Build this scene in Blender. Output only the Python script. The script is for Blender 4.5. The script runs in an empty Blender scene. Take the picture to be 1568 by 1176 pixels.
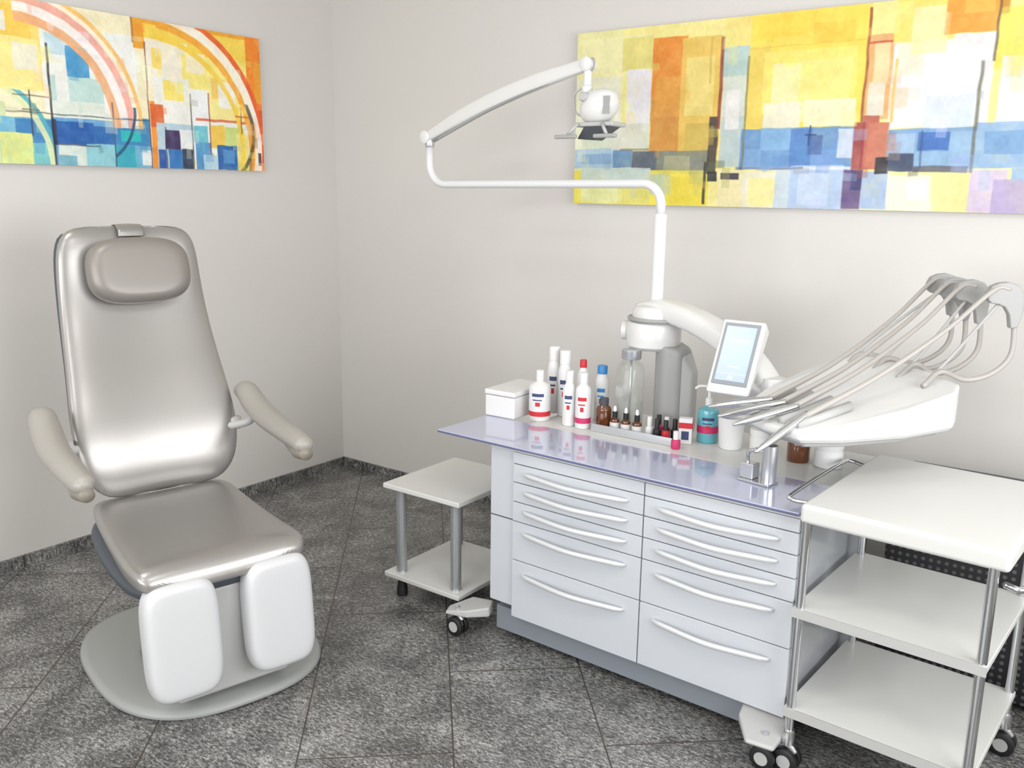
import bpy, bmesh, math, random
import numpy as np
from mathutils import Vector, Matrix
random.seed(4); rng=np.random.RandomState(7)
sc=bpy.context.scene
sc.view_settings.view_transform='Standard'
col=bpy.context.collection
def s2l(c): 
    c=c/255.
    return c/12.92 if c<=.04045 else ((c+.055)/1.055)**2.4
def rgb(r,g,b): return (s2l(r),s2l(g),s2l(b),1)
# ---------------------------------------------------------------- materials
def mat(name,c,rough=.5,metal=0.,coat=0.,trans=0.,alpha=1.,emit=0.,bump=0.,bscale=200,var=0.):
    m=bpy.data.materials.new(name);m.use_nodes=True;nt=m.node_tree;b=nt.nodes['Principled BSDF']
    b.inputs['Base Color'].default_value=rgb(*c);b.inputs['Roughness'].default_value=rough
    b.inputs['Metallic'].default_value=metal;b.inputs['Coat Weight'].default_value=coat
    b.inputs['Coat Roughness'].default_value=.12
    b.inputs['Transmission Weight'].default_value=trans;b.inputs['Alpha'].default_value=alpha
    if emit: b.inputs['Emission Color'].default_value=rgb(*c);b.inputs['Emission Strength'].default_value=emit
    tc=nt.nodes.new('ShaderNodeTexCoord')
    n=nt.nodes.new('ShaderNodeTexNoise');n.inputs['Scale'].default_value=bscale;n.inputs['Detail'].default_value=3
    nt.links.new(tc.outputs['Object'],n.inputs['Vector'])
    if bump:
        bp=nt.nodes.new('ShaderNodeBump');bp.inputs['Strength'].default_value=bump;bp.inputs['Distance'].default_value=.002
        nt.links.new(n.outputs['Fac'],bp.inputs['Height']);nt.links.new(bp.outputs['Normal'],b.inputs['Normal'])
    if var:
        mx=nt.nodes.new('ShaderNodeMix');mx.data_type='RGBA'
        k=rgb(*c);mx.inputs[6].default_value=tuple(x*(1-var) for x in k[:3])+(1,);mx.inputs[7].default_value=tuple(min(1,x*(1+var)) for x in k[:3])+(1,)
        nt.links.new(n.outputs['Fac'],mx.inputs[0]);nt.links.new(mx.outputs[2],b.inputs['Base Color'])
    return m
M={}
M['wall']=mat('wall_paint',(217,214,210),.85,bump=.15,bscale=120,var=.015)
M['ceil']=mat('ceiling_paint',(225,223,220),.9,bump=.1)
M['leather']=mat('silver_leather',(160,157,154),.31,metal=.58,coat=.10,bump=.04,bscale=500)
M['headleather']=mat('grey_leather',(136,131,126),.4,metal=.25,coat=.08,bump=.04,bscale=500)
M['padleather']=mat('pale_leather',(202,203,205),.42,coat=.1,bump=.05,bscale=500)
M['shell']=mat('seat_shell',(74,80,88),.42,metal=.2,bump=.02)
M['chairgrey']=mat('chair_base_paint',(158,160,158),.42,bump=.02)
M['arm']=mat('armrest_pu',(156,152,145),.4,coat=.1,bump=.03)
M['armcap']=mat('armrest_cap',(134,128,118),.45,bump=.03)
M['white']=mat('white_lacquer',(222,222,221),.3,coat=.3,bump=.01)
M['whitem']=mat('white_matt',(212,212,209),.38,coat=.1,bump=.02)
M['cab']=mat('cabinet_lacquer',(201,205,211),.22,coat=.5,bump=.005)
M['cabgap']=mat('cabinet_gap',(95,100,110),.6,bump=.01)
M['plinth']=mat('cabinet_plinth',(134,141,149),.4,bump=.01)
M['glass_top']=mat('pale_lavender_glass',(178,182,208),.05,coat=1,bump=.0)
M['glass_edge']=mat('glass_edge',(100,104,135),.15,coat=.5)
M['alu']=mat('satin_aluminium',(206,208,212),.28,metal=.85,bump=.01)
M['handle']=mat('handle_silver',(220,222,225),.32,metal=.3,coat=.2)
M['chrome']=mat('chrome',(215,217,220),.14,metal=1)
M['pole']=mat('white_tube_paint',(224,225,227),.25,coat=.3)
M['legtube']=mat('grey_tube',(168,170,172),.3,metal=.5)
M['dgrey']=mat('dark_grey_plastic',(70,74,80),.5,bump=.01)
M['mgrey']=mat('mid_grey_plastic',(160,160,159),.42,bump=.01)
M['lgrey']=mat('light_grey_plastic',(184,184,183),.4,bump=.01)
M['hose']=mat('grey_hose',(174,170,165),.4,bump=.01)
M['black']=mat('black_rubber',(28,28,30),.5,bump=.02)
M['brown']=mat('amber_glass',(98,52,20),.12,coat=.8)
M['jar']=mat('clear_jar',(214,220,214),.04,trans=.6,alpha=.38,coat=.6)
M['cyan']=mat('cyan_liquid',(110,190,205),.15,coat=.5,trans=.15)
M['red']=mat('red_label',(200,40,50),.45)
M['magenta']=mat('magenta_label',(200,50,105),.45)
M['blue']=mat('blue_cap',(60,135,200),.4)
M['navy']=mat('navy_print',(60,70,110),.5)
M['paper']=mat('paper_white',(226,226,226),.6,bump=.02)
M['screen']=mat('screen_glow',(160,176,200),.2,emit=.32)
M['screentext']=mat('screen_text',(222,230,242),.3,emit=.3)
M['panel_light']=mat('lamp_panel',(255,252,248),.5,emit=1.0)
M['bezel']=mat('bezel_grey',(140,145,152),.3)
def floor_mat():
    m=bpy.data.materials.new('granite_floor');m.use_nodes=True;nt=m.node_tree;b=nt.nodes['Principled BSDF'];L=nt.links
    g=nt.nodes.new('ShaderNodeNewGeometry')
    def N(t,**k):
        n=nt.nodes.new(t)
        for a,v in k.items(): setattr(n,a,v)
        return n
    def noise(rot,scl,sc_,det,rough=.6,dist=0.):
        mp=N('ShaderNodeMapping');mp.inputs['Rotation'].default_value=(0,0,rot);mp.inputs['Scale'].default_value=scl
        n=N('ShaderNodeTexNoise');n.inputs['Scale'].default_value=sc_;n.inputs['Detail'].default_value=det;n.inputs['Roughness'].default_value=rough;n.inputs['Distortion'].default_value=dist
        L.new(g.outputs['Position'],mp.inputs['Vector']);L.new(mp.outputs[0],n.inputs['Vector']);return n
    rr=math.radians(-30)
    a=noise(rr,(1,2.4,1),56,5,.7,.8); c=noise(.2,(1,1,1),5,4,.6,.6); d=noise(rr,(1,1.4,1),190,3,.7)
    def math_(op,x,y):
        n=N('ShaderNodeMath');n.operation=op
        for i,v in enumerate((x,y)):
            if isinstance(v,(int,float)): n.inputs[i].default_value=v
            else: L.new(v,n.inputs[i])
        return n.outputs[0]
    s=math_('ADD',math_('MULTIPLY',a.outputs['Fac'],.56),math_('MULTIPLY',c.outputs['Fac'],.20))
    s=math_('ADD',s,math_('MULTIPLY',d.outputs['Fac'],.28))
    r=N('ShaderNodeValToRGB');L.new(s,r.inputs[0]);cr=r.color_ramp
    cr.elements[0].position=.445;cr.elements[0].color=rgb(64,63,63)
    cr.elements[1].position=.625;cr.elements[1].color=rgb(186,185,182)
    e=cr.elements.new(.50);e.color=rgb(94,93,92)
    e=cr.elements.new(.55);e.color=rgb(132,131,129)
    mp=N('ShaderNodeMapping');mp.inputs['Rotation'].default_value=(0,0,math.radians(48.4));mp.inputs['Location'].default_value=(.3,-.117,0)
    L.new(g.outputs['Position'],mp.inputs['Vector'])
    br=N('ShaderNodeTexBrick');br.offset=.5;br.inputs['Scale'].default_value=1;br.inputs['Mortar Size'].default_value=.0026;br.inputs['Mortar Smooth'].default_value=.1
    br.inputs['Color1'].default_value=(.93,.93,.93,1);br.inputs['Color2'].default_value=(1.04,1.04,1.04,1)
    br.inputs['Brick Width'].default_value=.892;br.inputs['Row Height'].default_value=.446
    L.new(mp.outputs[0],br.inputs['Vector'])
    tn=N('ShaderNodeMix');tn.data_type='RGBA';tn.blend_type='MULTIPLY';tn.inputs[0].default_value=1
    L.new(r.outputs[0],tn.inputs[6]);L.new(br.outputs['Color'],tn.inputs[7])
    mx=N('ShaderNodeMix');mx.data_type='RGBA';L.new(math_('MULTIPLY',br.outputs['Fac'],.85),mx.inputs[0]);L.new(tn.outputs[2],mx.inputs[6]);mx.inputs[7].default_value=rgb(74,66,60)
    L.new(mx.outputs[2],b.inputs['Base Color']);b.inputs['Roughness'].default_value=.26
    bp=N('ShaderNodeBump');bp.inputs['Strength'].default_value=.10;bp.inputs['Distance'].default_value=.002
    L.new(s,bp.inputs['Height']);L.new(bp.outputs[0],b.inputs['Normal'])
    return m
M['floor']=floor_mat()
def perf_mat():
    m=bpy.data.materials.new('perforated_black');m.use_nodes=True;nt=m.node_tree;b=nt.nodes['Principled BSDF'];L=nt.links
    tc=nt.nodes.new('ShaderNodeTexCoord');mp=nt.nodes.new('ShaderNodeMapping');mp.inputs['Scale'].default_value=(42,0,42)
    v=nt.nodes.new('ShaderNodeTexVoronoi');v.inputs['Randomness'].default_value=0;v.inputs['Scale'].default_value=1
    L.new(tc.outputs['Object'],mp.inputs[0]);L.new(mp.outputs[0],v.inputs['Vector'])
    r=nt.nodes.new('ShaderNodeValToRGB');L.new(v.outputs['Distance'],r.inputs[0])
    r.color_ramp.elements[0].position=.22;r.color_ramp.elements[0].color=rgb(90,90,92)
    r.color_ramp.elements[1].position=.30;r.color_ramp.elements[1].color=rgb(30,30,33)
    L.new(r.outputs[0],b.inputs['Base Color']);b.inputs['Roughness'].default_value=.4;return m
M['perf']=perf_mat()
# ---------------------------------------------------------------- mesh helpers
def group(name,loc=(0,0,0),rz=0.):
    e=bpy.data.objects.new(name,None);e.empty_display_size=.1;col.objects.link(e);e.location=loc;e.rotation_euler=(0,0,rz);return e
def mk(name,verts,faces,m,parent=None,smooth=False,bevel=0,bseg=3,loc=(0,0,0),rot=(0,0,0),sub=0,auto=False):
    me=bpy.data.meshes.new(name);me.from_pydata([tuple(v) for v in verts],[],faces)
    bm=bmesh.new();bm.from_mesh(me);bmesh.ops.recalc_face_normals(bm,faces=bm.faces)
    if bevel: bmesh.ops.bevel(bm,geom=list(bm.edges),offset=bevel,segments=bseg,affect='EDGES',profile=.5,clamp_overlap=True)
    bm.to_mesh(me);bm.free()
    if smooth or bevel:
        for p in me.polygons:p.use_smooth=True
    o=bpy.data.objects.new(name,me);col.objects.link(o);me.materials.append(M[m] if isinstance(m,str) else m)
    o.location=loc;o.rotation_euler=rot
    if parent:o.parent=parent
    if sub:
        md=o.modifiers.new('s','SUBSURF');md.levels=sub;md.render_levels=sub
    elif bevel or auto:
        w=o.modifiers.new('w','WEIGHTED_NORMAL');w.keep_sharp=True
    return o
def box(name,x0,x1,y0,y1,z0,z1,m,parent=None,bevel=0,bseg=3,rot=(0,0,0)):
    cx,cy,cz=(x0+x1)/2,(y0+y1)/2,(z0+z1)/2;a,b,c=(x1-x0)/2,(y1-y0)/2,(z1-z0)/2
    v=[(i*a,j*b,k*c) for i in(-1,1) for j in(-1,1) for k in(-1,1)]
    f=[(0,1,3,2),(4,6,7,5),(0,4,5,1),(2,3,7,6),(0,2,6,4),(1,5,7,3)]
    return mk(name,v,f,m,parent,bevel=bevel,bseg=bseg,loc=(cx,cy,cz),rot=rot)
def prism(name,outline,z0,z1,m,parent=None,bevel=0,bseg=3):
    n=len(outline);z0=[z0]*n if not hasattr(z0,'__len__') else z0;z1=[z1]*n if not hasattr(z1,'__len__') else z1
    v=[(p[0],p[1],z0[i]) for i,p in enumerate(outline)]+[(p[0],p[1],z1[i]) for i,p in enumerate(outline)]
    f=[tuple(range(n)),tuple(range(n,2*n))]+[(i,(i+1)%n,n+(i+1)%n,n+i) for i in range(n)]
    return mk(name,v,f,m,parent,bevel=bevel,bseg=bseg)
def loft(name,rings,m,parent=None,sub=0,cap=True,loc=(0,0,0),rot=(0,0,0),closed=True):
    n=len(rings[0]);v=[p for r in rings for p in r];f=[]
    for i in range(len(rings)-1):
        for j in range(n if closed else n-1):
            k=(j+1)%n;f.append((i*n+j,i*n+k,(i+1)*n+k,(i+1)*n+j))
    if cap:
        f.append(tuple(range(n)));f.append(tuple(range((len(rings)-1)*n,len(rings)*n)))
    o=mk(name,v,f,m,parent,smooth=True,sub=sub,loc=loc,rot=rot)
    return o
def spow(c,e): return math.copysign(abs(c)**e,c)
def sring(a,b,n=2.5,k=40): 
    return [(a*spow(math.cos(t),2/n),b*spow(math.sin(t),2/n)) for t in [2*math.pi*i/k for i in range(k)]]
def lathe(name,prof,m,parent=None,loc=(0,0,0),rot=(0,0,0),k=28):
    rings=[[(max(r,.0004)*math.cos(2*math.pi*i/k),max(r,.0004)*math.sin(2*math.pi*i/k),z) for i in range(k)] for r,z in prof]
    n=k;v=[p for r in rings for p in r];f=[]
    for i in range(len(rings)-1):
        for j in range(n):
            q=(j+1)%n;f.append((i*n+j,i*n+q,(i+1)*n+q,(i+1)*n+j))
    f.append(tuple(range(n)));f.append(tuple(range((len(rings)-1)*n,len(rings)*n)))
    o=mk(name,v,f,m,parent,smooth=True,loc=loc,rot=rot)
    me=o.data
    bm=bmesh.new();bm.from_mesh(me)
    for e in bm.edges:
        if len(e.link_faces)==2 and e.calc_face_angle(0)>.7:e.smooth=False
    bm.to_mesh(me);bm.free()
    return o
def catmull(P,seg=8):
    P=[Vector(p) for p in P];out=[]
    Q=[2*P[0]-P[1]]+P+[2*P[-1]-P[-2]]
    for i in range(1,len(Q)-2):
        for s in range(seg):
            t=s/seg;a,b,c,d=Q[i-1],Q[i],Q[i+1],Q[i+2]
            out.append(.5*((2*b)+(c-a)*t+(2*a-5*b+4*c-d)*t*t+(3*b-a-3*c+d)*t**3))
    out.append(P[-1]);return out
def tube(name,P,r,m,parent=None,smooth=True,k=14,seg=8,flat=1.,up=(0,0,1),n_=2.):
    pts=catmull(P,seg) if smooth and len(P)>2 else [Vector(p) for p in P]
    n=len(pts);rs=r if hasattr(r,'__len__') else [r]*2
    rr=[float(np.interp(i/(n-1),np.linspace(0,1,len(rs)),rs)) for i in range(n)]
    rings=[];N=None
    for i,p in enumerate(pts):
        T=(pts[min(i+1,n-1)]-pts[max(i-1,0)]).normalized()
        if N is None:
            N=Vector(up)
            if abs(N.dot(T))>.95:N=Vector((1,0,0))
        N=(N-T*N.dot(T)).normalized();B=T.cross(N)
        rings.append([tuple(p+N*a*rr[i]+B*b*rr[i]*flat) for a,b in sring(1,1,n_,k)])
    return loft(name,rings,m,parent)
def caster(name,x,y,parent,r=.032,rz=0):
    for i,dy in enumerate((-.016,.016)):
        lathe(name+'_wheel_%d'%i,[(r*.5,-.009),(r*.9,-.009),(r,-.006),(r,.006),(r*.9,.009),(r*.5,.009)],'black',parent,(x,y+dy,r),(math.pi/2,0,0))
        lathe(name+'_hub_%d'%i,[(r*.55,-.0105),(r*.55,.0105)],'lgrey',parent,(x,y+dy,r),(math.pi/2,0,0))
    tube(name+'_fork',[(x-.03,y,r*.9),(x-.022,y,r*1.9),(x,y,2.25*r),(x+.024,y,r*1.7)],[.006,.01,.012,.008],'alu',parent)
    lathe(name+'_stem',[(.008,0),(.008,.03)],'chrome',parent,(x,y,2.2*r))
# ---------------------------------------------------------------- room
RX,RY,RH=5.0,-5.0,2.85
box('floor',-.1,RX+.1,RY-.1,.1,-.1,0,'floor')
box('ceiling',-.1,RX+.1,RY-.1,.1,RH,RH+.1,'ceil')
box('wall_left',-.1,0,RY-.1,.1,0,RH,'wall')
box('wall_back',0,RX+.1,0,.1,0,RH,'wall')
WY0,WY1,WZ0,WZ1=-3.3,-.9,.9,2.35
wr=group('wall_right',(RX,0,0))
box('below',0,.1,RY,0,0,WZ0,'wall',wr);box('above',0,.1,RY,0,WZ1,RH,'wall',wr)
box('side_a',0,.1,RY,WY0,WZ0,WZ1,'wall',wr);box('side_b',0,.1,WY1,0,WZ0,WZ1,'wall',wr)
wn=group('window_1',(RX,0,0))
for n,a in {'bottom':(WY0,WY1,WZ0,WZ0+.05),'top':(WY0,WY1,WZ1-.05,WZ1),'jamb_a':(WY0,WY0+.05,WZ0+.05,WZ1-.05),'jamb_b':(WY1-.05,WY1,WZ0+.05,WZ1-.05),'mullion':(-2.13,-2.07,WZ0+.05,WZ1-.05)}.items():
    box(n,.03,.08,*a,'white',wn)
WX0,WX1,VZ0,VZ1=.5,4.1,.75,2.45
wf=group('wall_front',(0,RY,0))
box('below',0,RX,-.1,0,0,VZ0,'wall',wf);box('above',0,RX,-.1,0,VZ1,RH,'wall',wf)
box('side_a',0,WX0,-.1,0,VZ0,VZ1,'wall',wf);box('side_b',WX1,RX,-.1,0,VZ0,VZ1,'wall',wf)
wn=group('added_fill_window',(0,RY,0))  # unseen front window, added to brighten the back wall and cabinet fronts
for n,a in {'bottom':(WX0,WX1,VZ0,VZ0+.05),'top':(WX0,WX1,VZ1-.05,VZ1),'jamb_a':(WX0,WX0+.05,VZ0+.05,VZ1-.05),'jamb_b':(WX1-.05,WX1,VZ0+.05,VZ1-.05),'mullion_a':(1.67,1.73,VZ0+.05,VZ1-.05),'mullion_b':(2.87,2.93,VZ0+.05,VZ1-.05)}.items():
    box(n,a[0],a[1],-.08,-.03,a[2],a[3],'white',wn)
box('baseboard_left',0,.014,RY,0,0,.05,'floor');box('baseboard_back',.014,RX,-.014,0,0,.05,'floor')
# ---------------------------------------------------------------- paintings
def smooth_noise(h,w,gy,gx):
    g=rng.rand(gy+2,gx+2);yy=np.linspace(0,gy,h);xx=np.linspace(0,gx,w)
    y0=yy.astype(int);x0=xx.astype(int);fy=(yy-y0)[:,None];fx=(xx-x0)[None,:]
    fy=fy*fy*(3-2*fy);fx=fx*fx*(3-2*fx)
    a=g[y0][:,x0];b=g[y0][:,x0+1];c=g[y0+1][:,x0];d=g[y0+1][:,x0+1]
    return (a*(1-fx)+b*fx)*(1-fy)+(c*(1-fx)+d*fx)*fy
class Canvas:
    def __init__(s,nx,ny,base):
        s.nx,s.ny=nx,ny;s.X,s.Y=np.meshgrid(np.linspace(0,1,nx),np.linspace(0,1,ny))
        s.X=s.X+.0022*(smooth_noise(ny,nx,14,30)-.5);s.Y=s.Y+.007*(smooth_noise(ny,nx,12,40)-.5)
        s.C=np.ones((ny,nx,3))*np.array(base)
    def put(s,mask,c,a=1.):
        br=.84+.16*np.clip(smooth_noise(s.ny,s.nx,24,60)*1.6,0,1)
        k=(np.clip(mask,0,1)*a*br)[...,None];s.C=s.C*(1-k)+np.array(c)*k
    def rect(s,x0,y0,x1,y1,c,a=.98,soft=.0025):
        if x1<x0:x0,x1=x1,x0
        m=np.clip((s.X-x0)/soft+.5,0,1)*np.clip((x1-s.X)/soft+.5,0,1)*np.clip((s.Y-y0)/(soft*2.2)+.5,0,1)*np.clip((y1-s.Y)/(soft*2.2)+.5,0,1)
        s.put(m,c,a)
    def arc(s,cx,cy,r0,r1,asp,c,a=.95,q=None):
        d=np.sqrt(((s.X-cx)*asp)**2+(s.Y-cy)**2);m=np.clip((d-r0)/.008+.5,0,1)*np.clip((r1-d)/.008+.5,0,1)
        if q is not None:m=m*q(s.X,s.Y)
        s.put(m,c,a)
    def mesh(s,name,P0,dx,dz,parent,desat=0.,lift=0.):
        s.C+=((smooth_noise(s.ny,s.nx,60,180)-.5)*10+(smooth_noise(s.ny,s.nx,16,40)-.5)*14)[...,None]
        lum=s.C.mean(2,keepdims=True);s.C=s.C*(1-desat)+lum*desat;s.C=s.C*(1-lift)+244*lift
        C=np.clip(s.C,0,255)/255.;C=np.where(C<=.04045,C/12.92,((C+.055)/1.055)**2.4)
        nx,ny=s.nx,s.ny;a,b=np.meshgrid(np.linspace(0,1,nx),np.linspace(0,1,ny))
        P=np.array(P0)[None,None]+a[...,None]*np.array(dx)+b[...,None]*np.array(dz)
        me=bpy.data.meshes.new(name);i=np.arange(ny-1)[:,None]*nx+np.arange(nx-1)[None];i=i.ravel()
        F=np.stack([i,i+1,i+nx+1,i+nx],1)
        me.from_pydata(P.reshape(-1,3).tolist(),[],F.tolist())
        at=me.color_attributes.new('paint','FLOAT_COLOR','POINT')
        at.data.foreach_set('color',np.concatenate([C,np.ones((ny,nx,1))],2).astype(np.float32).ravel())
        m=bpy.data.materials.new(name+'_oil_paint');m.use_nodes=True;nt=m.node_tree;bs=nt.nodes['Principled BSDF']
        v=nt.nodes.new('ShaderNodeVertexColor');v.layer_name='paint';nt.links.new(v.outputs[0],bs.inputs['Base Color'])
        bs.inputs['Roughness'].default_value=.55
        n=nt.nodes.new('ShaderNodeTexNoise');n.inputs['Scale'].default_value=60;n.inputs['Detail'].default_value=5
        g=nt.nodes.new('ShaderNodeNewGeometry');nt.links.new(g.outputs['Position'],n.inputs['Vector'])
        bp=nt.nodes.new('ShaderNodeBump');bp.inputs['Strength'].default_value=.2;bp.inputs['Distance'].default_value=.003
        nt.links.new(n.outputs[0],bp.inputs['Height']);nt.links.new(bp.outputs[0],bs.inputs['Normal'])
        me.materials.append(m);o=bpy.data.objects.new(name,me);col.objects.link(o);o.parent=parent
DK=(50,45,50)
cv=Canvas(900,310,(238,226,140))
def fx(u): 
    g=(u-889)/679.;return (1.24*g-.24*g*g)*1.78/2.05
def fy(u,v): 
    t=55-.095*(u-889);b=313+.029*(u-889);return (v-t)/(b-t)
def R(u0,v0,u1,v1,c,a=.98): 
    um=(u0+u1)/2;cv.rect(fx(u0),fy(um,v0),fx(u1),fy(um,v1),c,a)
for z in [(885,40,960,330,(230,226,160)),(895,60,1000,120,(236,230,170)),(889,120,960,230,(226,226,200)),(900,170,948,230,(206,214,190)),(960,60,1006,110,(226,214,120)),(968,108,1006,192,(228,225,232)),(1006,60,1058,150,(230,134,40)),(1006,150,1060,240,(210,142,54)),(1050,60,1112,240,(230,190,84)),(1058,90,1100,178,(234,212,120)),(1012,120,1050,180,(226,156,60)),(1060,190,1110,250,(208,178,80)),
 (889,228,960,258,(160,190,215)),(900,236,948,252,(130,165,200)),(948,190,1005,232,(210,212,196)),(950,230,980,258,(100,140,180)),(980,232,1020,262,(90,100,115)),(1018,232,1098,268,(125,130,118)),(1030,240,1070,262,(165,165,130)),(885,262,1100,330,(238,222,76)),(900,258,1010,285,(196,212,206)),(1010,268,1040,300,(190,205,170)),(1040,272,1098,316,(236,214,62)),(900,287,960,312,(226,228,160)),(960,290,1010,314,(222,214,110)),
 (1112,30,1150,80,(238,216,120)),(1112,75,1150,120,(172,198,196)),(1114,120,1148,180,(206,214,205)),(1114,180,1148,258,(180,198,200)),(1120,140,1140,200,(228,226,222)),(1150,20,1322,205,(244,214,76)),(1150,75,1180,198,(232,204,90)),(1172,80,1306,175,(243,222,108)),(1185,100,1240,190,(234,228,166)),(1225,95,1298,160,(241,226,128)),(1235,155,1310,196,(232,230,190)),(1160,30,1230,62,(246,208,66)),(1240,40,1300,70,(240,200,66)),(1176,160,1230,198,(226,224,200)),
 (1145,198,1310,262,(96,144,204)),(1175,198,1218,232,(128,174,218)),(1150,230,1176,262,(120,162,208)),(1218,200,1250,258,(80,128,194)),(1250,232,1300,262,(108,152,206)),(1288,200,1312,245,(205,214,228)),
 (1113,262,1150,318,(236,224,170)),(1150,266,1222,325,(226,222,200)),(1160,275,1200,318,(236,226,150)),(1200,262,1225,322,(190,205,215)),(1222,256,1300,325,(168,192,226)),(1235,268,1280,318,(190,206,230)),(1300,262,1328,325,(92,72,132)),(1312,264,1328,295,(60,60,110)),
 (1322,60,1358,185,(224,168,104)),(1330,72,1352,130,(238,212,160)),(1326,130,1350,180,(226,218,200)),(1322,180,1345,262,(184,96,80)),(1357,62,1500,198,(222,222,228)),(1362,62,1400,120,(230,224,200)),(1400,80,1480,180,(226,227,234)),(1410,150,1480,200,(208,217,231)),(1355,0,1440,70,(242,218,104)),(1380,20,1430,88,(238,228,166)),(1425,-10,1512,58,(234,154,50)),(1450,-5,1492,30,(240,182,74)),(1500,20,1568,110,(240,220,94)),(1512,88,1700,195,(216,224,228)),(1485,190,1700,262,(140,174,210)),(1500,205,1560,240,(114,156,200)),(1360,200,1488,265,(112,154,205)),(1362,208,1400,240,(154,184,216)),(1404,206,1450,234,(58,106,182)),(1450,205,1490,265,(146,180,212)),(1400,236,1450,262,(136,174,208)),
 (1362,262,1700,330,(238,228,154)),(1366,272,1430,328,(238,236,206)),(1395,280,1425,310,(220,224,234)),(1440,268,1490,328,(230,216,144)),(1485,264,1540,330,(204,188,214)),(1520,280,1700,340,(176,160,200)),(1545,262,1700,282,(148,178,206)),(1328,266,1366,325,(160,182,216)),(1364,238,1400,266,(60,70,95)),(1400,258,1480,268,(95,95,105)),(1330,190,1360,262,(200,116,90)),(1345,244,1364,270,(40,40,50))]: R(*z)
for z in [(1096,180,1110,268,DK,.85),(1092,60,1095,130,(214,180,80)),(1108,60,1113,200,(130,50,50),.85),(1092,250,1096,316,(60,60,50)),(1098,265,1112,280,(30,35,45)),(1118,267,1146,277,(60,50,70)),(1148,90,1151,262,(120,110,60),.7),(1318,20,1322,190,(140,60,40),.8),(1310,190,1326,262,(150,50,60),.9),(1498,0,1502,100,(80,60,50),.7),(1482,100,1487,268,(90,90,70),.7),(1150,258,1310,263,(226,228,232),.8),(960,228,1006,231,(130,110,60),.6),(1245,195,1247,225,(30,60,110)),(1240,208,1256,210,(30,60,110)),(1150,72,1320,74,(220,180,60),.5),(1320,70,1355,73,(200,80,50)),(1360,95,1364,190,(236,190,90)),(1140,258,1240,262,(70,90,130),.6),(1408,204,1411,262,(50,70,110),.6)]: R(*z)
for _ in range(150):
    x=rng.rand();y=rng.rand();cc=cv.C[int(y*309),int(x*899)]+rng.randn(3)*8;cv.rect(x,y,x+.008+.026*rng.rand(),y+.03+.08*rng.rand(),cc,.4)
pg=group('abstract_painting',(1.575,-.035,1.545))
box('canvas_body',0,2.05,.002,.033,0,.72,'whitem',pg)
cv.mesh('canvas_paint',(0,0,.72),(2.05,0,0),(0,0,-.72),pg,.05,.03)
cv=Canvas(800,320,(246,238,200))
Wl=1.62
def lx(u): return (Wl-1.27+1.27*(u/401.))/Wl
def ly(u,v): return (v-(-15+.199*u))/(258-.149*u)
def R(u0,v0,u1,v1,c,a=.98):
    um=(u0+u1)/2;cv.rect(lx(u0),ly(um,v0),lx(u1),ly(um,v1),c,a)
for z in [(-140,-40,60,120,(246,216,110)),(-20,0,50,50,(244,204,84)),(0,10,20,40,(236,232,220)),(0,50,58,130,(248,234,150)),(25,60,55,100,(240,236,212)),(-140,140,10,240,(206,220,170)),(60,40,190,170,(238,242,236)),(66,50,140,80,(196,222,232)),(92,66,122,112,(70,152,205)),(66,112,150,150,(190,220,214)),(76,80,92,175,(238,238,232)),(70,150,150,175,(224,232,220)),(140,60,190,170,(246,246,242)),(188,10,392,85,(242,164,36)),(205,50,390,100,(250,218,86)),(205,60,272,130,(246,240,222)),(215,70,230,100,(250,220,106)),(262,90,390,180,(250,234,130)),(270,80,300,110,(248,238,208)),(215,115,272,190,(242,242,236)),(230,120,262,150,(250,226,106)),(272,135,305,240,(240,244,248)),(305,130,372,190,(250,236,154)),(310,120,335,150,(248,206,106)),(322,125,352,165,(246,246,242)),(300,185,372,235,(238,244,238)),(330,195,365,225,(206,220,130)),
 (0,172,66,250,(104,176,210)),(20,175,66,212,(56,124,182)),(0,195,40,250,(226,230,140)),(40,212,66,245,(120,196,194)),(66,178,205,252,(96,158,208)),(72,180,122,215,(28,88,168)),(110,215,150,252,(144,203,212)),(122,188,150,215,(40,104,178)),(150,175,205,218,(58,136,192)),(160,195,190,212,(40,190,190)),(150,218,185,255,(50,165,185)),(72,215,110,250,(222,232,220)),(72,232,96,250,(110,172,190)),(180,220,215,258,(124,182,216)),(190,226,206,250,(234,236,232)),(207,150,215,258,(242,140,36)),(207,155,228,190,(222,100,46)),(215,185,272,256,(184,210,226)),(216,225,228,256,(40,84,160)),(228,195,252,225,(60,44,90)),(252,195,274,225,(238,240,240)),(232,225,254,256,(46,114,186)),(254,225,272,256,(36,48,70)),(277,215,305,258,(80,148,204)),(275,190,300,215,(105,192,208)),(305,190,330,225,(242,200,80)),(315,222,360,260,(36,96,172)),(325,228,345,250,(84,146,204)),(290,235,315,258,(184,214,228)),(350,205,372,262,(240,226,134)),(374,60,404,275,(244,132,34)),(385,160,404,275,(226,84,38)),(388,100,404,160,(240,160,46)),(280,182,372,186,(220,90,56),.8)]: R(*z)
asp=1.62/.63
xr=lx(30);yr=ly(100,185)
q=lambda X,Y:((X>xr-.0)&(Y<yr)).astype(float)
for r0,r1,c in [(.60,.66,(240,176,126)),(.66,.72,(252,244,240)),(.72,.77,(245,174,158)),(.77,.80,(254,242,216)),(.80,.83,(248,196,110))]:
    cv.arc(xr,yr,r0,r1,asp,c,.97,q)
xr2=lx(215);yr2=ly(300,225)
q=lambda X,Y:((X>xr2+.02)&(Y<yr2+.4)).astype(float)
for r0,r1,c in [(.80,.85,(246,168,54)),(.85,.92,(254,246,234)),(.92,.96,(234,96,44)),(.72,.76,(250,210,70))]:
    cv.arc(xr2,yr2,r0,r1,asp,c,.97,q)
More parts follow.
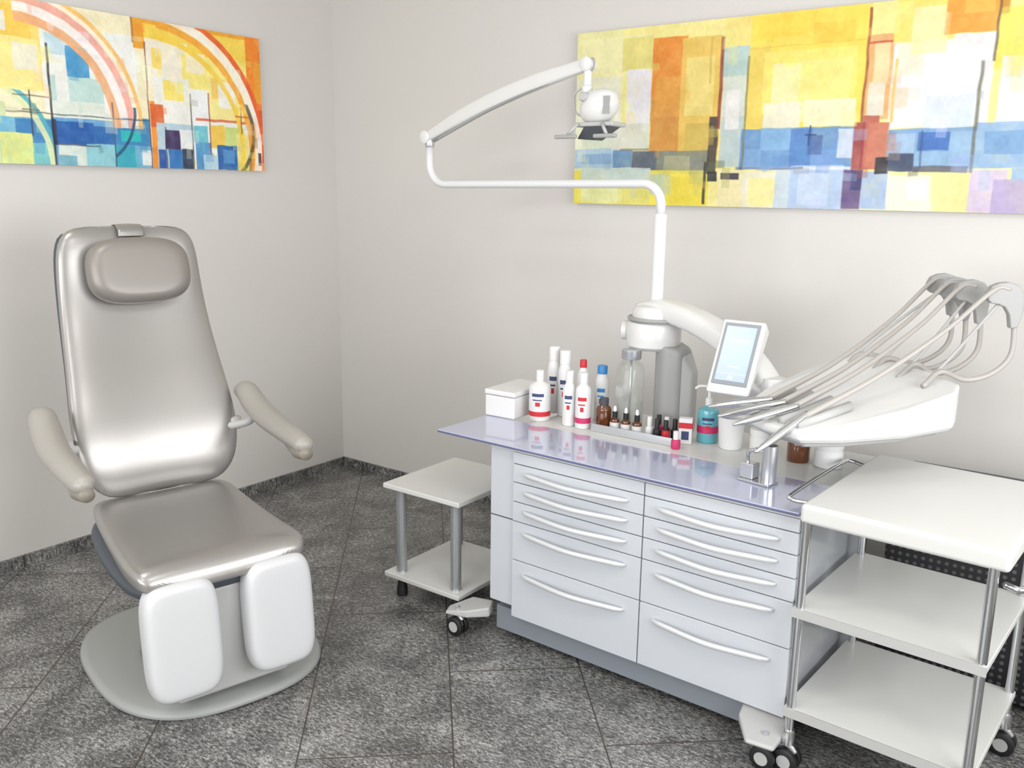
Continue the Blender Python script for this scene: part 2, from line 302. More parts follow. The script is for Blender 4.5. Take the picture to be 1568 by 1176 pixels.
q=lambda X,Y:((X<lx(68))&(Y>.55)).astype(float)
cv.arc(lx(-40),1.0,.5,.54,asp,(226,232,180),.9,q);cv.arc(lx(-40),1.0,.54,.57,asp,(80,175,190),.9,q)
q=lambda X,Y:((X>lx(300))&(Y>.5)).astype(float)
cv.arc(lx(300),.72,.40,.43,asp,(50,60,50),.8,q)
q=lambda X,Y:((X>lx(150))&(X<lx(205))&(Y>.6)).astype(float)
cv.arc(lx(110),.62,.36,.38,asp,(30,60,100),.8,q)
for z in [(66,60,69,250,DK,.85),(40,130,42,200,DK,.7),(30,160,52,162,DK,.6),(204,60,206,255,(120,60,50),.8),(186,20,189,60,(150,80,40),.7),(272,140,274,256,DK,.7),(303,140,305,235,(150,60,50),.8),(10,170,205,172,(60,70,90),.7),(66,215,130,217,DK,.7),(150,150,152,255,(60,60,80),.6),(20,138,66,140,(80,60,50),.6),(228,190,230,256,DK,.6),(360,165,362,205,(150,70,50),.8),(350,178,375,180,(190,70,50),.8),(390,235,396,255,(60,30,30),.8),(66,175,72,215,(25,30,60),.8)]: R(*z)
for _ in range(110):
    x=rng.rand();y=rng.rand();cc=cv.C[int(y*319),int(x*799)]+rng.randn(3)*8;cv.rect(x,y,x+.008+.026*rng.rand(),y+.03+.08*rng.rand(),cc,.4)
pg=group('abstract_painting',(.03,-.512-Wl,1.675))
box('canvas_body',-.029,-.002,0,Wl,0,.63,'whitem',pg)
cv.mesh('canvas_paint',(0,0,.63),(0,Wl,0),(0,0,-.63),pg,0,.02)
# ---------------------------------------------------------------- chair
ch=group('podiatry_treatment_chair',(1.59,-1.97,0),math.radians(-14.3))
def sup(cx,cy,rx,ry,n,z,k=64): return [(cx+a,cy+b,z) for a,b in sring(rx,ry,n,k)]
B=(-.41,.05)
loft('base_plate',[sup(*B,.43,.355,2.7,0),sup(*B,.44,.365,2.7,.008),sup(*B,.435,.36,2.7,.022),sup(*B,.415,.34,2.7,.028),sup(*B,.2,.2,2.7,.03)],'chairgrey',ch)
loft('base_column',[sup(-.36,0,.16,.15,4,.028,32),sup(-.33,0,.20,.13,4,.1,32),sup(-.30,0,.2,.12,4,.3,32),sup(-.29,0,.22,.14,4,.43,32)],'chairgrey',ch)
mk('front_apron',[(-.02,-.16,.05),(-.02,.2,.05),(-.02,.18,.40),(-.02,-.16,.40),(-.18,-.16,.03),(-.18,.2,.03),(-.14,.18,.42),(-.14,-.16,.42)],[(0,1,2,3),(4,5,6,7),(0,1,5,4),(2,3,7,6),(0,3,7,4),(1,2,6,5)],'lgrey',ch,bevel=.012)
for i,y in enumerate((-.14,.14)):
    tube('pad_bracket_%d'%i,[(-.10,y,.44),(-.03,y,.45),(-.015,y,.40)],[.018,.018],'alu',ch)
    box('pad_mount_%d'%i,-.05,-.02,y-.03,y+.03,.38,.455,'lgrey',ch,bevel=.006)
box('seat_crossbar',-.10,-.06,-.17,.17,.425,.455,'alu',ch,bevel=.006)
rings=[]
def seatz(x): return .535+.047*(-x/.55)-.018*math.sin(math.pi*min(1,max(0,-x/.55)))
xs=[.028,.022,.008,-.02,-.07,-.14,-.25,-.36,-.46,-.53,-.57,-.59,-.597]
hw=[.20,.238,.258,.266,.268,.266,.258,.25,.243,.235,.222,.20,.17]
ht=[.012,.03,.042,.05,.050,.048,.046,.044,.044,.044,.038,.028,.012]
dz=[-.03,-.018,-.008,0,0,0,0,0,0,0,0,-.002,-.004]
for x,w,h,d in zip(xs,hw,ht,dz):
    zc=seatz(x)-h+d if -.57<x<-.02 else seatz(x)-.05+d
    rings.append([(x,a,zc+b-.015*max(0,1-(a/w)**2)*(1 if b>0 else 0)) for a,b in sring(w,h,3.4,48)])
loft('seat_cushion',rings,'leather',ch,sub=1)
rings=[]
for x,w,h in zip([-.01,-.02,-.05,-.12,-.25,-.4,-.54,-.585,-.60],[.18,.225,.25,.268,.272,.268,.25,.215,.16],[.015,.028,.036,.045,.052,.056,.052,.035,.01]):
    zc=seatz(x)-.112
    rings.append([(x,a*(1.0 if b>0 else .985),zc+b) for a,b in sring(w,h,3.0,40)])
loft('seat_shell',rings,'shell',ch,sub=1)
def cushion(name,cx,cy,cz,sx,sy,sz,m,n=5.,rot=(0,0,0),e2=2.4):
    rings=[];K=14
    for i in range(K+1):
        ph=-math.pi/2+math.pi*i/K
        c=abs(math.cos(ph))**(2/e2);s=spow(math.sin(ph),2/e2)
        ins=min(sy,sz)*(1-c)*.32 if i not in(0,K) else min(sy,sz)*.5
        rings.append([(sx*s,a,b) for a,b in sring(max(sy-ins,.002),max(sz-ins,.002),n,48)])
    return loft(name,rings,m,ch,loc=(cx,cy,cz),rot=rot,sub=1)
cushion('leg_pad_left',.02,-.152,.288,.046,.112,.182,'padleather',4.6,(0,math.radians(-5),0),2.8)
cushion('leg_pad_right',.02,.152,.288,.046,.112,.182,'padleather',4.6,(0,math.radians(-5),0),2.8)
rings=[]
YB=.014
tt=[0,.012,.04,.09,.16,.25,.35,.45,.55,.65,.75,.84,.91,.955,.985,1.0]
ww=[.15,.19,.225,.255,.272,.278,.272,.262,.255,.249,.244,.240,.234,.220,.196,.15]
th=[.01,.03,.046,.054,.056,.056,.054,.052,.05,.05,.05,.05,.048,.042,.03,.01]
for t,w,h in zip(tt,ww,th):
    zc=.56+.90*t; xc=-.565-.25*t-.025*math.sin(t*math.pi)+.026*math.sin(2*math.pi*t)
    r=[]
    for a,b in sring(w,h,2.6,56):
        dx=.32*a*a
        dish=-.012*max(0,1-(a/w)**2)**1.5 if b>0 else 0
        r.append((xc+b+dx+dish,a+YB+.008*t,zc))
    rings.append(r)
loft('backrest_cushion',rings,'leather',ch,sub=1)
rings=[]
for t,w,h in zip(tt[1:-1],ww[1:-1],th[1:-1]):
    zc=.56+.90*t; xc=-.60-.25*t-.025*math.sin(t*math.pi)+.026*math.sin(2*math.pi*t)
    rings.append([(xc+b+.32*a*a,a+YB,zc) for a,b in sring(w*.97,h*.8,2.6,40)])
loft('backrest_shell',rings,'shell',ch,sub=1)
rings=[]
K=18
for i in range(K+1):
    ph=-math.pi/2+math.pi*i/K;c=max(abs(math.cos(ph))**(.62),.03);s=spow(math.sin(ph),.8)
    rings.append([(.052*s,a,b) for a,b in sring(.172*(.55+.45*c) if i not in(0,K) else .06,.114*(.5+.5*c) if i not in(0,K) else .04,3.0,48)])
loft('headrest_pillow',rings,'headleather',ch,loc=(-.712,.027,1.31),rot=(0,math.radians(-12),0),sub=1)
tube('headrest_strap',[(-.765,.027,1.425),(-.775,.027,1.448),(-.812,.027,1.463),(-.86,.027,1.447),(-.885,.027,1.38)],[.003,.003],'leather',ch,flat=15.)
for nm,sg in (('left',-1),('right',1)):
    y=sg*.345-(.018 if sg>0 else 0)
    tube('armrest_'+nm,[(-.60,y,.835),(-.595,y,.862),(-.565,y*1.01,.868),(-.51,y*1.02,.835),(-.42,y*1.03,.802),(-.30,y*1.03,.784),(-.18,y*1.02,.774),(-.12,y*1.01,.766),(-.10,y,.758)],[.014,.030,.037,.041,.041,.037,.034,.030,.014],'arm',ch,k=20,flat=1.12)
    tube('armrest_cap_'+nm,[(-.23,y*1.02,.748),(-.15,y*1.015,.742),(-.098,y*1.005,.740)],[.018,.029,.020],'armcap',ch,k=16,flat=1.1)
    tube('armrest_arm_'+nm,[(-.50,y*1.0,.80),(-.54,y*.95,.76),(-.60,y*.6,.74)],[.014,.016],'lgrey',ch)
    lathe('armrest_pivot_'+nm,[(.022,-.02),(.025,-.015),(.025,.015),(.022,.02)],'lgrey',ch,(-.58,sg*.285,.755),(math.pi/2,0,0))
# ---------------------------------------------------------------- side table
st=group('side_table',(1.41,-1.11,0))
box('top',0,.385,0,.44,.453,.473,'whitem',st,bevel=.004)
box('shelf',0,.385,0,.44,.083,.103,'whitem',st,bevel=.004)
for i,(x,y) in enumerate([(.055,.045),(.335,.045),(.055,.395),(.335,.395)]):
    lathe('leg_%d'%i,[(.021,.103),(.021,.455)],'legtube',st,(x,y,0))
    lathe('leg_foot_%d'%i,[(.024,.103),(.024,.109)],'chrome',st,(x,y,0))
    lathe('glide_%d'%i,[(.016,0),(.022,.004),(.022,.03),(.012,.085)],'black',st,(x,y,0))
# ---------------------------------------------------------------- cabinet
cb=group('drawer_cabinet',(2.5,-1.15,0),math.radians(-1.8))
X0,X1,X2,X3=-.55,-.443,.071,.56
D=.60
box('carcass',X1+.002,X3,.018,D,.115,.728,'cab',cb,bevel=.003)
box('waste_column',X0,X1-.003,.012,D,.15,.728,'cab',cb,bevel=.004)
box('waste_column_gap',X0+.001,X1-.002,.0115,.02,.474,.478,'dgrey',cb)
box('column_gap',X1-.004,X1+.002,.02,.3,.12,.728,'cabgap',cb)
box('plinth',X0+.01,X3-.03,.04,D-.03,.028,.118,'plinth',cb,bevel=.003)
Zs=[.118,.335,.478,.549,.619,.685,.728]
for c,(a,b) in enumerate(((X1,X2),(X2,X3))):
    box('gap_back_%d'%c,a+.002,b-.002,.016,.0185,.116,.726,'cabgap',cb)
    for k in range(6):
        z0,z1=Zs[k]+.0016,Zs[k+1]-.0016
        box('drawer_%d_%d'%(c,k),a+.002,b-.002,0,.016,z0,z1,'cab',cb,bevel=.002,bseg=2)
        if k<5:
            zh=z1-.026 if k>=2 else z1-.034
            if k==0: zh=z1-.045
            x0=a+.05;x1=b-.055
            P=[(x0,.0,zh),(x0+.012,-.012,zh),(x0+.06,-.022,zh),((x0+x1)/2,-.034,zh-.003),(x1-.06,-.022,zh),(x1-.012,-.012,zh),(x1,.0,zh)]
            tube('handle_%d_%d'%(c,k),P,[.004,.009,.0095,.009,.004],'handle',cb,k=12,flat=.8)
box('worktop_board',X0-.02,X3+.01,.27,.68,.728,.75,'whitem',cb,bevel=.003)
box('worktop_underlay',X0+.01,X3,.0,.27,.728,.739,'whitem',cb,bevel=.002)
box('worktop_glass',-.775,X3+.0,-.018,.268,.7395,.7505,'glass_top',cb,bevel=.0015,bseg=2)
box('worktop_glass_edge',-.774,X3-.001,-.0195,-.0175,.7405,.7470,'glass_edge',cb)
prism('outrigger_left',[(-.57,.06),(-.54,.0),(-.60,-.06),(-.68,-.085),(-.70,-.04),(-.66,.05)],[.08]*6,[.118,.118,.11,.095,.095,.11],'lgrey',cb,bevel=.008)
prism('outrigger_right',[(.42,.06),(.56,.06),(.58,-.03),(.58,-.12),(.50,-.13),(.44,-.04)],[.08]*6,[.118,.118,.11,.095,.095,.11],'lgrey',cb,bevel=.008)
caster('castor_a',-.65,-.05,cb,.036);caster('castor_b',.54,-.08,cb,.036);caster('castor_c',-.5,.56,cb,.012);caster('castor_d',.5,.56,cb,.012)
# ---------------------------------------------------------------- trolley
tr=group('instrument_trolley',(3.075,-1.235,0),math.radians(-3.2))
TW,TD,SD=.495,.63,.52
box('top_tray',0,TW+.01,0,TD,.742,.795,'whitem',tr,bevel=.012,bseg=4)
for i,z in enumerate((.478,.178)):
    box('shelf_%d'%i,.0,TW-.01,.0,SD,z,z+.02,'whitem',tr,bevel=.003)
    box('shelf_lip_%d'%i,.0,TW-.01,-.002,.004,z-.006,z+.02,'lgrey',tr)
for i,(x,y) in enumerate([(.018,.014),(TW-.025,.014),(.018,SD-.015),(TW-.025,SD-.015)]):
    lathe('post_%d'%i,[(.0125,.10),(.0125,.748)],'chrome',tr,(x,y,0))
    lathe('post_cup_%d'%i,[(.018,.085),(.018,.12),(.014,.13)],'chrome',tr,(x,y,0))
    caster('castor_%d'%i,x,y,tr,.036)
tube('side_rail',[(.005,.06,.78),(-.045,.05,.785),(-.055,.10,.79),(-.055,.46,.79),(-.045,.52,.785),(.005,.51,.78)],.006,'chrome',tr)
tube('push_rail',[(TW-.005,.04,.70),(TW+.04,.05,.70),(TW+.045,.3,.70),(TW+.04,.48,.70),(TW-.005,.49,.70)],.008,'chrome',tr)
bk=group('perforated_metal_pedestal',(3.14,-.50,0))
box('front_panel',0,.62,0,.02,.03,.66,'perf',bk,bevel=.003)
box('body',0,.62,.02,.3,.03,.68,'dgrey',bk,bevel=.004)
for i,(x,y) in enumerate([(.04,.04),(.58,.04),(.04,.26),(.58,.26)]): lathe('foot_%d'%i,[(.02,0),(.015,.03)],'black',bk,(x,y,0))
# ---------------------------------------------------------------- treatment unit
un=group('treatment_unit')
HX,HY=2.30,-.59
prism('column_body',[(2.32,-.635),(2.37,-.665),(2.43,-.645),(2.43,-.55),(2.37,-.51),(2.32,-.53)],.7505,[1.06,1.07,1.05,1.05,1.07,1.06],'mgrey',un,bevel=.018,bseg=4)
prism('column_side',[(2.42,-.64),(2.462,-.61),(2.462,-.56),(2.42,-.54)],.7505,[1.05,.97,.97,1.05],'lgrey',un,bevel=.01)
lathe('hub',[(.05,1.035),(.085,1.04),(.098,1.052),(.10,1.075),(.10,1.13),(.094,1.14),(.03,1.142)],'white',un,(HX-.01,HY,0))
lathe('hub_disc',[(.104,1.143),(.108,1.15),(.104,1.157)],'mgrey',un,(HX,HY,0))
lathe('hub_cap',[(.09,1.157),(.092,1.175),(.08,1.195),(.05,1.205),(.02,1.206)],'white',un,(HX,HY,0))
lathe('hub_knob',[(.03,0),(.036,.004),(.036,.02),(.03,.026)],'white',un,(HX-.125,HY-.03,1.10),(0,math.pi/2,math.radians(15)))
P=[(2.24,-.59,1.17),(2.33,-.60,1.185),(2.45,-.63,1.168),(2.58,-.665,1.125),(2.70,-.70,1.06),(2.78,-.725,.99)]
tube('swing_arm',P,[.036,.040,.040,.040,.040,.038],'white',un,k=24,seg=10,flat=1.35,up=(0,0,1),n_=3.2)
lathe('arm_elbow',[(.04,.93),(.046,.94),(.046,1.01),(.04,1.02),(.02,1.022)],'white',un,(2.80,-.735,0))
JX=2.262
lathe('jar',[(.045,.7505),(.05,.756),(.05,.97),(.042,.995),(.03,1.005),(.03,1.03)],'jar',un,(JX,-.70,0))
lathe('jar_liquid',[(.044,.758),(.046,.762),(.046,.86)],'jar',un,(JX,-.70,0))
lathe('jar_collar',[(.034,1.012),(.036,1.015),(.036,1.045)],'alu',un,(JX,-.70,0))
tube('jar_pipe',[(JX,-.70,.78),(JX,-.70,1.02)],.004,'alu',un)
dp=bpy.data.objects.new('display',None);col.objects.link(dp);dp.parent=un;dp.location=(2.705,-.83,1.09);dp.rotation_euler=(math.radians(-26),0,math.radians(-1))
w,h=.073,.125
v=[(-w,0,-h),(w,0,-h),(w,0,h),(-w,0,h),(-w+.006,.028,-h+.004),(w-.006,.028,-h+.004),(w-.006,.062,h-.012),(-w+.006,.062,h-.012)]
mk('display_housing',v,[(0,1,2,3),(4,5,6,7),(0,1,5,4),(2,3,7,6),(0,3,7,4),(1,2,6,5)],'white',dp,bevel=.008)
box('display_bezel',-.06,.06,-.003,.002,-.095,.112,'bezel',dp,bevel=.002)
box('display_screen',-.05,.05,-.0045,-.002,-.082,.10,'screen',dp)
for i,(a,b,z,hh) in enumerate([(-.034,-.016,.052,.014),(-.010,.035,.052,.009),(-.018,.022,-.035,.003),(-.05,.05,-.058,.001)]): box('screen_mark_%d'%i,a,b,-.0052,-.004,z-hh/2,z+hh/2,'screentext',dp)
box('screen_button',-.008,.008,-.0052,-.004,-.076,-.064,'screentext',dp)
tube('display_mount',[(2.72,-.78,1.0),(2.76,-.76,.97),(2.80,-.74,.97)],.022,'white',un)
ol=[(2.785,-1.0,.962,.938),(2.90,-1.078,.957,.932),(3.02,-1.115,.958,.928),(3.11,-1.03,.972,.925),(3.24,-.86,1.005,.925),(3.335,-.72,1.045,.935),(3.33,-.65,1.06,.94),(3.16,-.50,1.078,.945),(3.02,-.42,1.085,.95),(2.965,-.44,1.083,.95),(2.87,-.66,1.045,.94),(2.805,-.84,1.0,.938)]
prism('tray_body',[(a,b) for a,b,c,d in ol],[d for a,b,c,d in ol],[c for a,b,c,d in ol],'white',un,bevel=.011,bseg=4)
cx=sum(a for a,b,c,d in ol)/len(ol);cy=sum(b for a,b,c,d in ol)/len(ol)
prism('tray_underside',[(cx+(a-cx)*.86,cy+(b-cy)*.9) for a,b,c,d in ol],[d-.022 for a,b,c,d in ol],[d+.004 for a,b,c,d in ol],'mgrey',un,bevel=.006)
prism('tray_seat_rim',[(cx+(a-cx)*.97,cy+(b-cy)*.97) for a,b,c,d in ol],[d-.005 for a,b,c,d in ol],[d+.012 for a,b,c,d in ol],'lgrey',un,bevel=.003)
lathe('tray_support',[(.05,.93),(.055,.915),(.045,.90)],'lgrey',un,(3.0,-.8,0))
tube('tray_neck',[(2.80,-.735,.965),(2.88,-.76,.95),(2.97,-.80,.95)],.026,'white',un)
rest=[(2.842,-1.02),(2.895,-1.05),(2.95,-1.07),(3.0,-1.085)]
backp=[(2.97,-.52),(3.06,-.55),(3.15,-.60),(3.24,-.68)]
for i in range(4):
    p0=rest[i];p1=(rest[i][0]*.6+backp[i][0]*.4,rest[i][1]*.6+backp[i][1]*.4)
    tube('rest_rib_%d'%i,[(p0[0],p0[1],.966),(p1[0],p1[1],1.008)],.014,'lgrey',un,smooth=False)
br=[(3.20,-.40,1.305),(3.25,-.46,1.30),(3.30,-.51,1.30),(3.40,-.585,1.305)]
tips=[(2.69,-.99,.955),(2.765,-1.085,.955),(2.84,-1.15,.955),(2.93,-1.205,.903)]
for i,(b,t) in enumerate(zip(br,tips)):
    b=Vector(b);t=Vector(t);r=rest[i];mid=Vector((r[0]+.03,r[1]+.06,1.0+.004*i))
    h=(mid-t).normalized()
    hp0=t;hp1=t+h*.05;hp2=t+h*.13;hp3=t+h*.20
    tube('handpiece_%d'%i,[hp0,hp1,hp2,hp3],[.004,.009,.0125,.013,.009],'chrome',un)
    m1=hp3+(b-hp3)*.35+Vector((0,0,-.012));m2=hp3+(b-hp3)*.7+Vector((0,0,.008))
    tube('whip_%d'%i,[hp3-h*.02,m1,m2,b+Vector((-.02,-.03,.03)),b+Vector((.02,.0,.035))],[.009,.0078,.0068,.0068,.006],'hose',un,seg=10)
    dirv=Vector((.6,.35,0)).normalized();q=b
    prof=[(-.045,.02),(-.035,.042),(-.015,.052),(.012,.055),(.038,.047),(.055,.028),(.06,-.005),(.058,-.04),(.05,-.075),(.03,-.08),(.022,-.04),(.008,-.018),(-.01,-.01),(-.03,-.008),(-.042,.002)]
    sd=dirv.cross(Vector((0,0,1)))*.014
    v=[tuple(q+dirv*a+Vector((0,0,c))+sd) for a,c in prof]+[tuple(q+dirv*a+Vector((0,0,c))-sd) for a,c in prof];n=len(prof)
    mk('hose_bracket_%d'%i,v,[tuple(range(n)),tuple(range(n,2*n))]+[(j,(j+1)%n,n+(j+1)%n,n+j) for j in range(n)],'mgrey',un,bevel=.004)
    a=q+dirv*.045+Vector((0,0,-.07));rb=backp[i]
    tube('hose_loop_%d'%i,[a+Vector((0,0,.02)),a,a+Vector((.0,-.0,-.09)),a+Vector((-.04,-.03,-.145)),a+Vector((-.10,-.07,-.165)),Vector((rb[0]+.03,rb[1]+.05,1.085)),Vector((rb[0],rb[1]-.03,1.05))],[.0078,.0078],'hose',un,seg=8)
    tube('bracket_wire_%d'%i,[Vector((rb[0],rb[1]+.05,1.06)),Vector((rb[0]+.05,rb[1]+.07,1.13)),q],.005,'lgrey',un)
# ---------------------------------------------------------------- lamp
lp=group('examination_lamp')
PX,PY=2.30,-.6
lathe('pole_socket',[(.032,1.2),(.032,1.215),(.024,1.22)],'white',lp,(PX,PY,0))
lathe('pole_lower',[(.0235,1.2),(.0235,1.52),(.021,1.525)],'pole',lp,(PX,PY,0))
def bend(c0,c1,c2,r,n=8):
    c0,c1,c2=map(Vector,(c0,c1,c2));a=(c0-c1).normalized();b=(c2-c1).normalized();p=c1+a*r;q=c1+b*r;o=c1+(a+b)*r
    return [o+( (p-o)*math.cos(t)+(q-o)*math.sin(t)) for t in [math.pi/2*i/n for i in range(n+1)]]
path=[Vector((PX,PY,1.52))]+bend((PX,PY,1.5),(PX,PY,1.628),(1.2,PY,1.628),.075)+bend((PX,PY,1.628),(1.215,PY,1.618),(1.215,PY,1.9),.085)+[Vector((1.215,PY,1.775))]
tube('pole_boom',path,[.0165,.0155],'pole',lp,smooth=False,k=18)
lathe('elbow_collar',[(.018,1.77),(.02,1.775),(.02,1.80),(.015,1.805)],'alu',lp,(1.215,PY,0))
E=Vector((1.205,PY,1.81));T=Vector((2.035,-.69,2.035))
lathe('elbow_joint',[(.02,-.028),(.026,-.024),(.026,.024),(.02,.028)],'white',lp,tuple(E),(math.pi/2,0,0))
mid=(E+T)/2+Vector((-.02,0,.020))
tube('spring_arm',[E,E+(mid-E)*.5+Vector((0,0,.006)),mid,mid+(T-mid)*.5+Vector((0,0,.006)),T],[.020,.029,.031,.029,.021],'white',lp,k=24,flat=.75,seg=6,n_=4)
tube('spring_arm_groove',[E+Vector((.04,-.006,-.016)),mid+Vector((0,-.010,-.029)),T+Vector((-.03,-.006,-.015))],[.006,.009,.006],'mgrey',lp)
lathe('arm_tip_joint',[(.018,-.024),(.024,-.02),(.024,.02),(.018,.024)],'white',lp,tuple(T),(math.pi/2,0,0))
tube('tip_hook',[T+Vector((0,0,.01)),T+Vector((.02,0,.015)),T+Vector((.02,0,-.01)),T+Vector((0,0,-.03))],.006,'mgrey',lp)
lathe('head_stem',[(.012,-.13),(.02,-.12),(.02,-.075),(.015,-.07),(.015,-.02)],'white',lp,tuple(T))
hc=T+Vector((.055,-.005,-.145))
rings=[]
for i in range(13):
    ph=-math.pi/2+math.pi*i/12;c=max(math.cos(ph),.03);s=math.sin(ph)
    rings.append([(a+ .012*s,b,.06*s+(.0)) for a,b in sring(.07*c**.75,.055*c**.75,2.3,32)])
loft('head_dome',rings,'white',lp,loc=tuple(hc),sub=1)
lathe('head_yoke_a',[(.012,-.06),(.016,-.055),(.016,.055),(.012,.06)],'lgrey',lp,tuple(hc+Vector((-.035,0,.03))),(math.pi/2,0,0))
tube('head_cable',[T+Vector((-.0,.0,-.07)),T+Vector((-.045,-.01,-.10)),T+Vector((-.04,-.01,-.16)),T+Vector((.0,0,-.18))],.004,'lgrey',lp)
box('head_vent',-.012,.012,-.002,.002,-.03,.03,'mgrey',lp).location=tuple(hc+Vector((.055,-.045,0)))
box('head_plate',hc.x-.075,hc.x+.085,hc.y-.05,hc.y+.05,hc.z-.07,hc.z-.055,'lgrey',lp,bevel=.005)
mk('reflector_wedge',[(-.03,-.045,0),(.07,-.045,0),(.07,.045,0),(-.03,.045,0),(-.07,-.03,-.045),(-.0,-.03,-.05),(-.0,.03,-.05),(-.07,.03,-.045)],[(0,1,2,3),(4,5,6,7),(0,1,5,4),(2,3,7,6),(0,3,7,4),(1,2,6,5)],'dgrey',lp,bevel=.003,loc=tuple(hc+Vector((0,0,-.065))))
for i,(dx,dy) in enumerate(((-.085,-.055),(.075,-.055))):
    tube('handle_stem_%d'%i,[hc+Vector((dx*.6,dy,-.06)),hc+Vector((dx,dy*1.3,-.10))],.006,'lgrey',lp,smooth=False)
    box('handle_grip_%d'%i,hc.x+dx-.045,hc.x+dx+.045,hc.y+dy*1.5-.008,hc.y+dy*1.5+.008,hc.z-.112,hc.z-.098,'mgrey',lp,bevel=.005)
# ---------------------------------------------------------------- items on worktop
ZT=.751
def bottle(name,x,y,r,h,body='paper',cap='paper',capr=.5,caph=.22,label=None,lab2=None):
    g=group(name,(x,y,ZT));hb=h*(1-caph)
    nr=r*capr*.9
    lathe('body',[(r*.92,0),(r,.004),(r,hb*.78),(r*.93,hb*.88),(nr*1.05,hb*.97),(nr,hb)],body,g)
    lathe('cap',[(r*capr,hb-.001),(r*capr,h*.985),(r*capr*.9,h)],cap,g)
    if label:lathe('label',[(r*1.012,hb*.12),(r*1.012,hb*.24)],label,g)
    if lab2:
        n=6;rr=r*1.02
        for q_,(za,zb,aa,ab) in enumerate([(.62,.70,-100,-35),(.52,.55,-95,-45),(.38,.48,-80,-55)]):
            vs=[];a0,a1=math.radians(aa),math.radians(ab)
            for k in range(n+1):
                a=a0+(a1-a0)*k/n;vs+= [(rr*math.cos(a),rr*math.sin(a),hb*za),(rr*math.cos(a),rr*math.sin(a),hb*zb)]
            mk('print_%d'%q_,vs,[(2*k,2*k+2,2*k+3,2*k+1) for k in range(n)],lab2 if q_<2 else 'red',g)
    return g
g=group('tissue_dispenser_box',(1.728,-.87,ZT),math.radians(2))
box('body',0,.135,0,.235,0,.082,'paper',g,bevel=.006);box('lid',-.002,.137,-.002,.237,.084,.104,'paper',g,bevel=.005)
bottle('disinfectant_bottle',1.928,-.79,.041,.19,'paper','paper',.35,.2,'red','navy')
bottle('spray_can',1.908,-.665,.026,.262,'paper','paper',.8,.2,None,'navy')
bottle('spray_can',1.968,-.68,.027,.255,'paper','paper',.8,.2,None,'navy')
bottle('disinfectant_bottle',2.06,-.79,.025,.205,'paper','paper',.6,.2,None,'navy')
bottle('disinfectant_bottle',2.12,-.79,.029,.205,'paper','paper',.5,.18,'magenta','red')
bottle('disinfectant_bottle',2.055,-.69,.022,.23,'paper','red',.6,.12)
bottle('disinfectant_bottle',2.115,-.65,.027,.21,'paper','blue',.7,.14,None,'blue')
bottle('amber_medicine_bottle',2.188,-.755,.028,.115,'brown','dgrey',.6,.2)
bottle('cream_jar',2.195,-.64,.023,.14,'paper','paper',1.02,.25)
for x in (2.24,2.285,2.33): 
    g=bottle('dropper_bottle',x,-.765,.0175,.075,'brown','black',.55,.3)
    lathe('teat',[(.006,.074),(.006,.088),(.003,.095)],'paper',g);lathe('label',[(.0179,.012),(.0179,.036)],'paper',g)
i=0
for x,y,b in [(2.375,-.755,'paper'),(2.39,-.712,'magenta'),(2.41,-.765,'black'),(2.425,-.722,'brown'),(2.445,-.768,'red'),(2.462,-.732,'black')]:
    bottle('nail_polish_bottle',x,y,.014,.075,b,'black' if i%3 else 'paper',.6,.45);i+=1
bottle('nail_polish_bottle',2.512,-.825,.016,.06,'magenta','paper',.6,.45)
g=group('steel_bottle_rack',(2.17,-.812,ZT),math.radians(0))
box('front_rail',0,.32,0,.003,.0,.028,'alu',g);box('base_strip',0,.32,.003,.012,0,.003,'alu',g)
g=group('medicine_carton',(2.492,-.765,ZT),math.radians(20))
box('carton',0,.045,0,.028,0,.09,'paper',g,bevel=.001);box('stripe',-.0005,.0455,-.0005,.0285,.055,.075,'red',g);box('print',.01,.035,-.001,.0,.015,.045,'navy',g)
g=bottle('hand_sanitizer_bottle',2.558,-.672,.037,.155,'cyan','paper',.35,.16,None,'navy')
lathe('pump_head',[(.006,.148),(.006,.185),(.011,.187),(.011,.2)],'paper',g);tube('pump_spout',[(0,0,.195),(-.03,-.015,.195),(-.045,-.02,.185)],.005,'paper',g)
lathe('wrap_label',[(.0377,.035),(.0377,.060)],'magenta',g)
g=group('plastic_cup',(2.655,-.70,ZT));lathe('cup',[(.035,0),(.038,.005),(.046,.11),(.044,.11),(.036,.01)],'paper',g)
bottle('cream_jar',2.745,-.66,.036,.075,'paper','paper',1.02,.25)
bottle('amber_medicine_bottle',2.888,-.70,.036,.10,'brown','paper',1.02,.22)
bottle('cream_jar',2.985,-.70,.044,.085,'paper','paper',1.02,.25)
g=group('instrument_holder',(2.86,-.995,ZT),math.radians(-10))
box('foot',-.045,.06,-.03,.03,0,.008,'chrome',g,bevel=.002)
box('block',-.045,.0,-.02,.02,.008,.055,'alu',g,bevel=.003)
lathe('cup',[(.022,.008),(.022,.12),(.018,.12),(.018,.02)],'alu',g,(.04,.005,0))
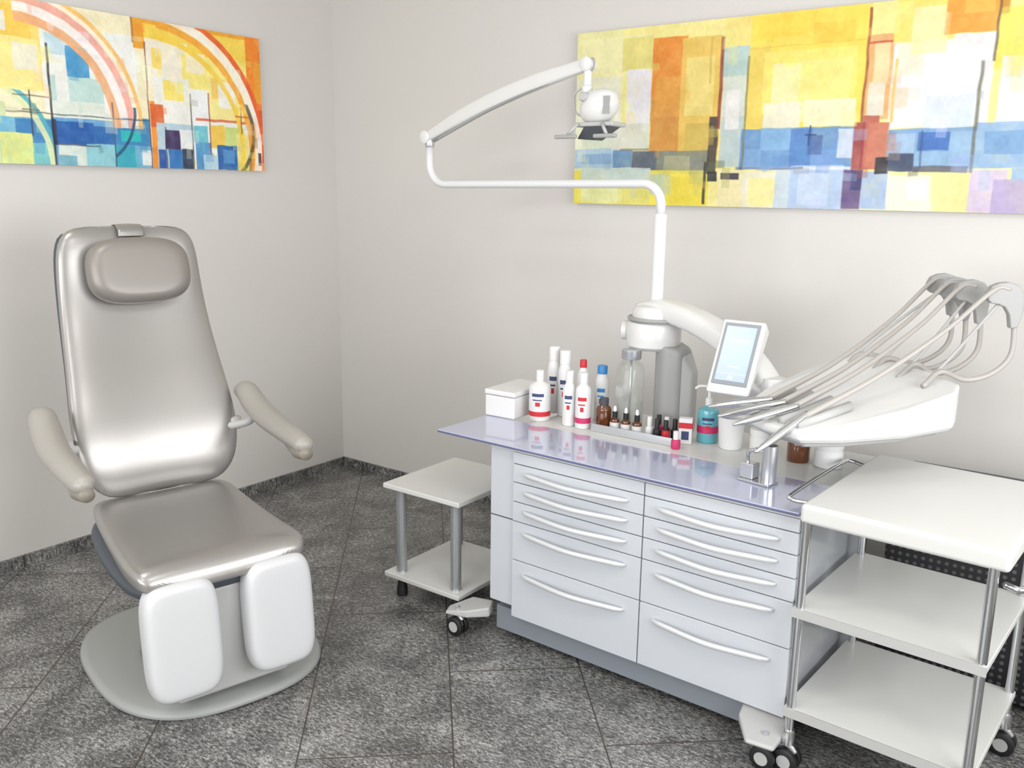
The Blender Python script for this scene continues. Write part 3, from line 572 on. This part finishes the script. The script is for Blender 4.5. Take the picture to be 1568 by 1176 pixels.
tube('clip',[(-.03,0,.05),(-.03,0,.085),(.0,0,.10)],.006,'chrome',g)
# ---------------------------------------------------------------- lights
def area(name,loc,rot,sx,sy,e,c=(1,1,1)):
    l=bpy.data.lights.new(name,'AREA');l.shape='RECTANGLE';l.size=sx;l.size_y=sy;l.energy=e;l.color=c
    o=bpy.data.objects.new(name,l);col.objects.link(o);o.location=loc;o.rotation_euler=rot;return o
area('window_daylight',(RX+.15,-2.1,1.5),(0,math.radians(90),0),1.4,2.35,80,(.99,.995,1))
area('front_fill_light',(2.3,RY-.15,1.5),(math.radians(90),0,0),3.5,1.65,90,(1,.998,.99))  # added fill from behind the camera, shining through the added front window
for i,(x,y) in enumerate([(1.5,-2.6),(3.6,-2.4),(2.4,-3.9)]):
    g=group('ceiling_light_panel',(x,y,RH))
    box('frame',-.32,.32,-.32,.32,-.03,-.001,'white',g,bevel=.004)
    box('diffuser',-.29,.29,-.29,.29,-.033,-.0295,'panel_light',g)
    a=area('lamp_%d'%i,(0,0,-.04),(0,0,0),.56,.56,9,(1,.985,.96));a.parent=g
w=bpy.data.worlds.new('World');sc.world=w;w.use_nodes=True
w.node_tree.nodes['Background'].inputs[0].default_value=(.85,.92,1,1);w.node_tree.nodes['Background'].inputs[1].default_value=1.0
# ---------------------------------------------------------------- camera
yaw,pitch,roll=math.radians(36.108),math.radians(12.2457),math.radians(.79486)
F=Vector((-math.sin(yaw)*math.cos(pitch),math.cos(yaw)*math.cos(pitch),-math.sin(pitch)))
Rr=Vector((math.cos(yaw),math.sin(yaw),0));U=Rr.cross(F)
R2=Rr*math.cos(roll)+U*math.sin(roll);U2=-Rr*math.sin(roll)+U*math.cos(roll)
cd=bpy.data.cameras.new('camera');cd.sensor_width=36;cd.lens=1369.55/1568*36;cd.clip_start=.05
co=bpy.data.objects.new('camera',cd);col.objects.link(co)
m=Matrix((R2,U2,-F)).transposed().to_4x4();m.translation=Vector((3.7826,-3.5124,1.6));co.matrix_world=m
sc.camera=co
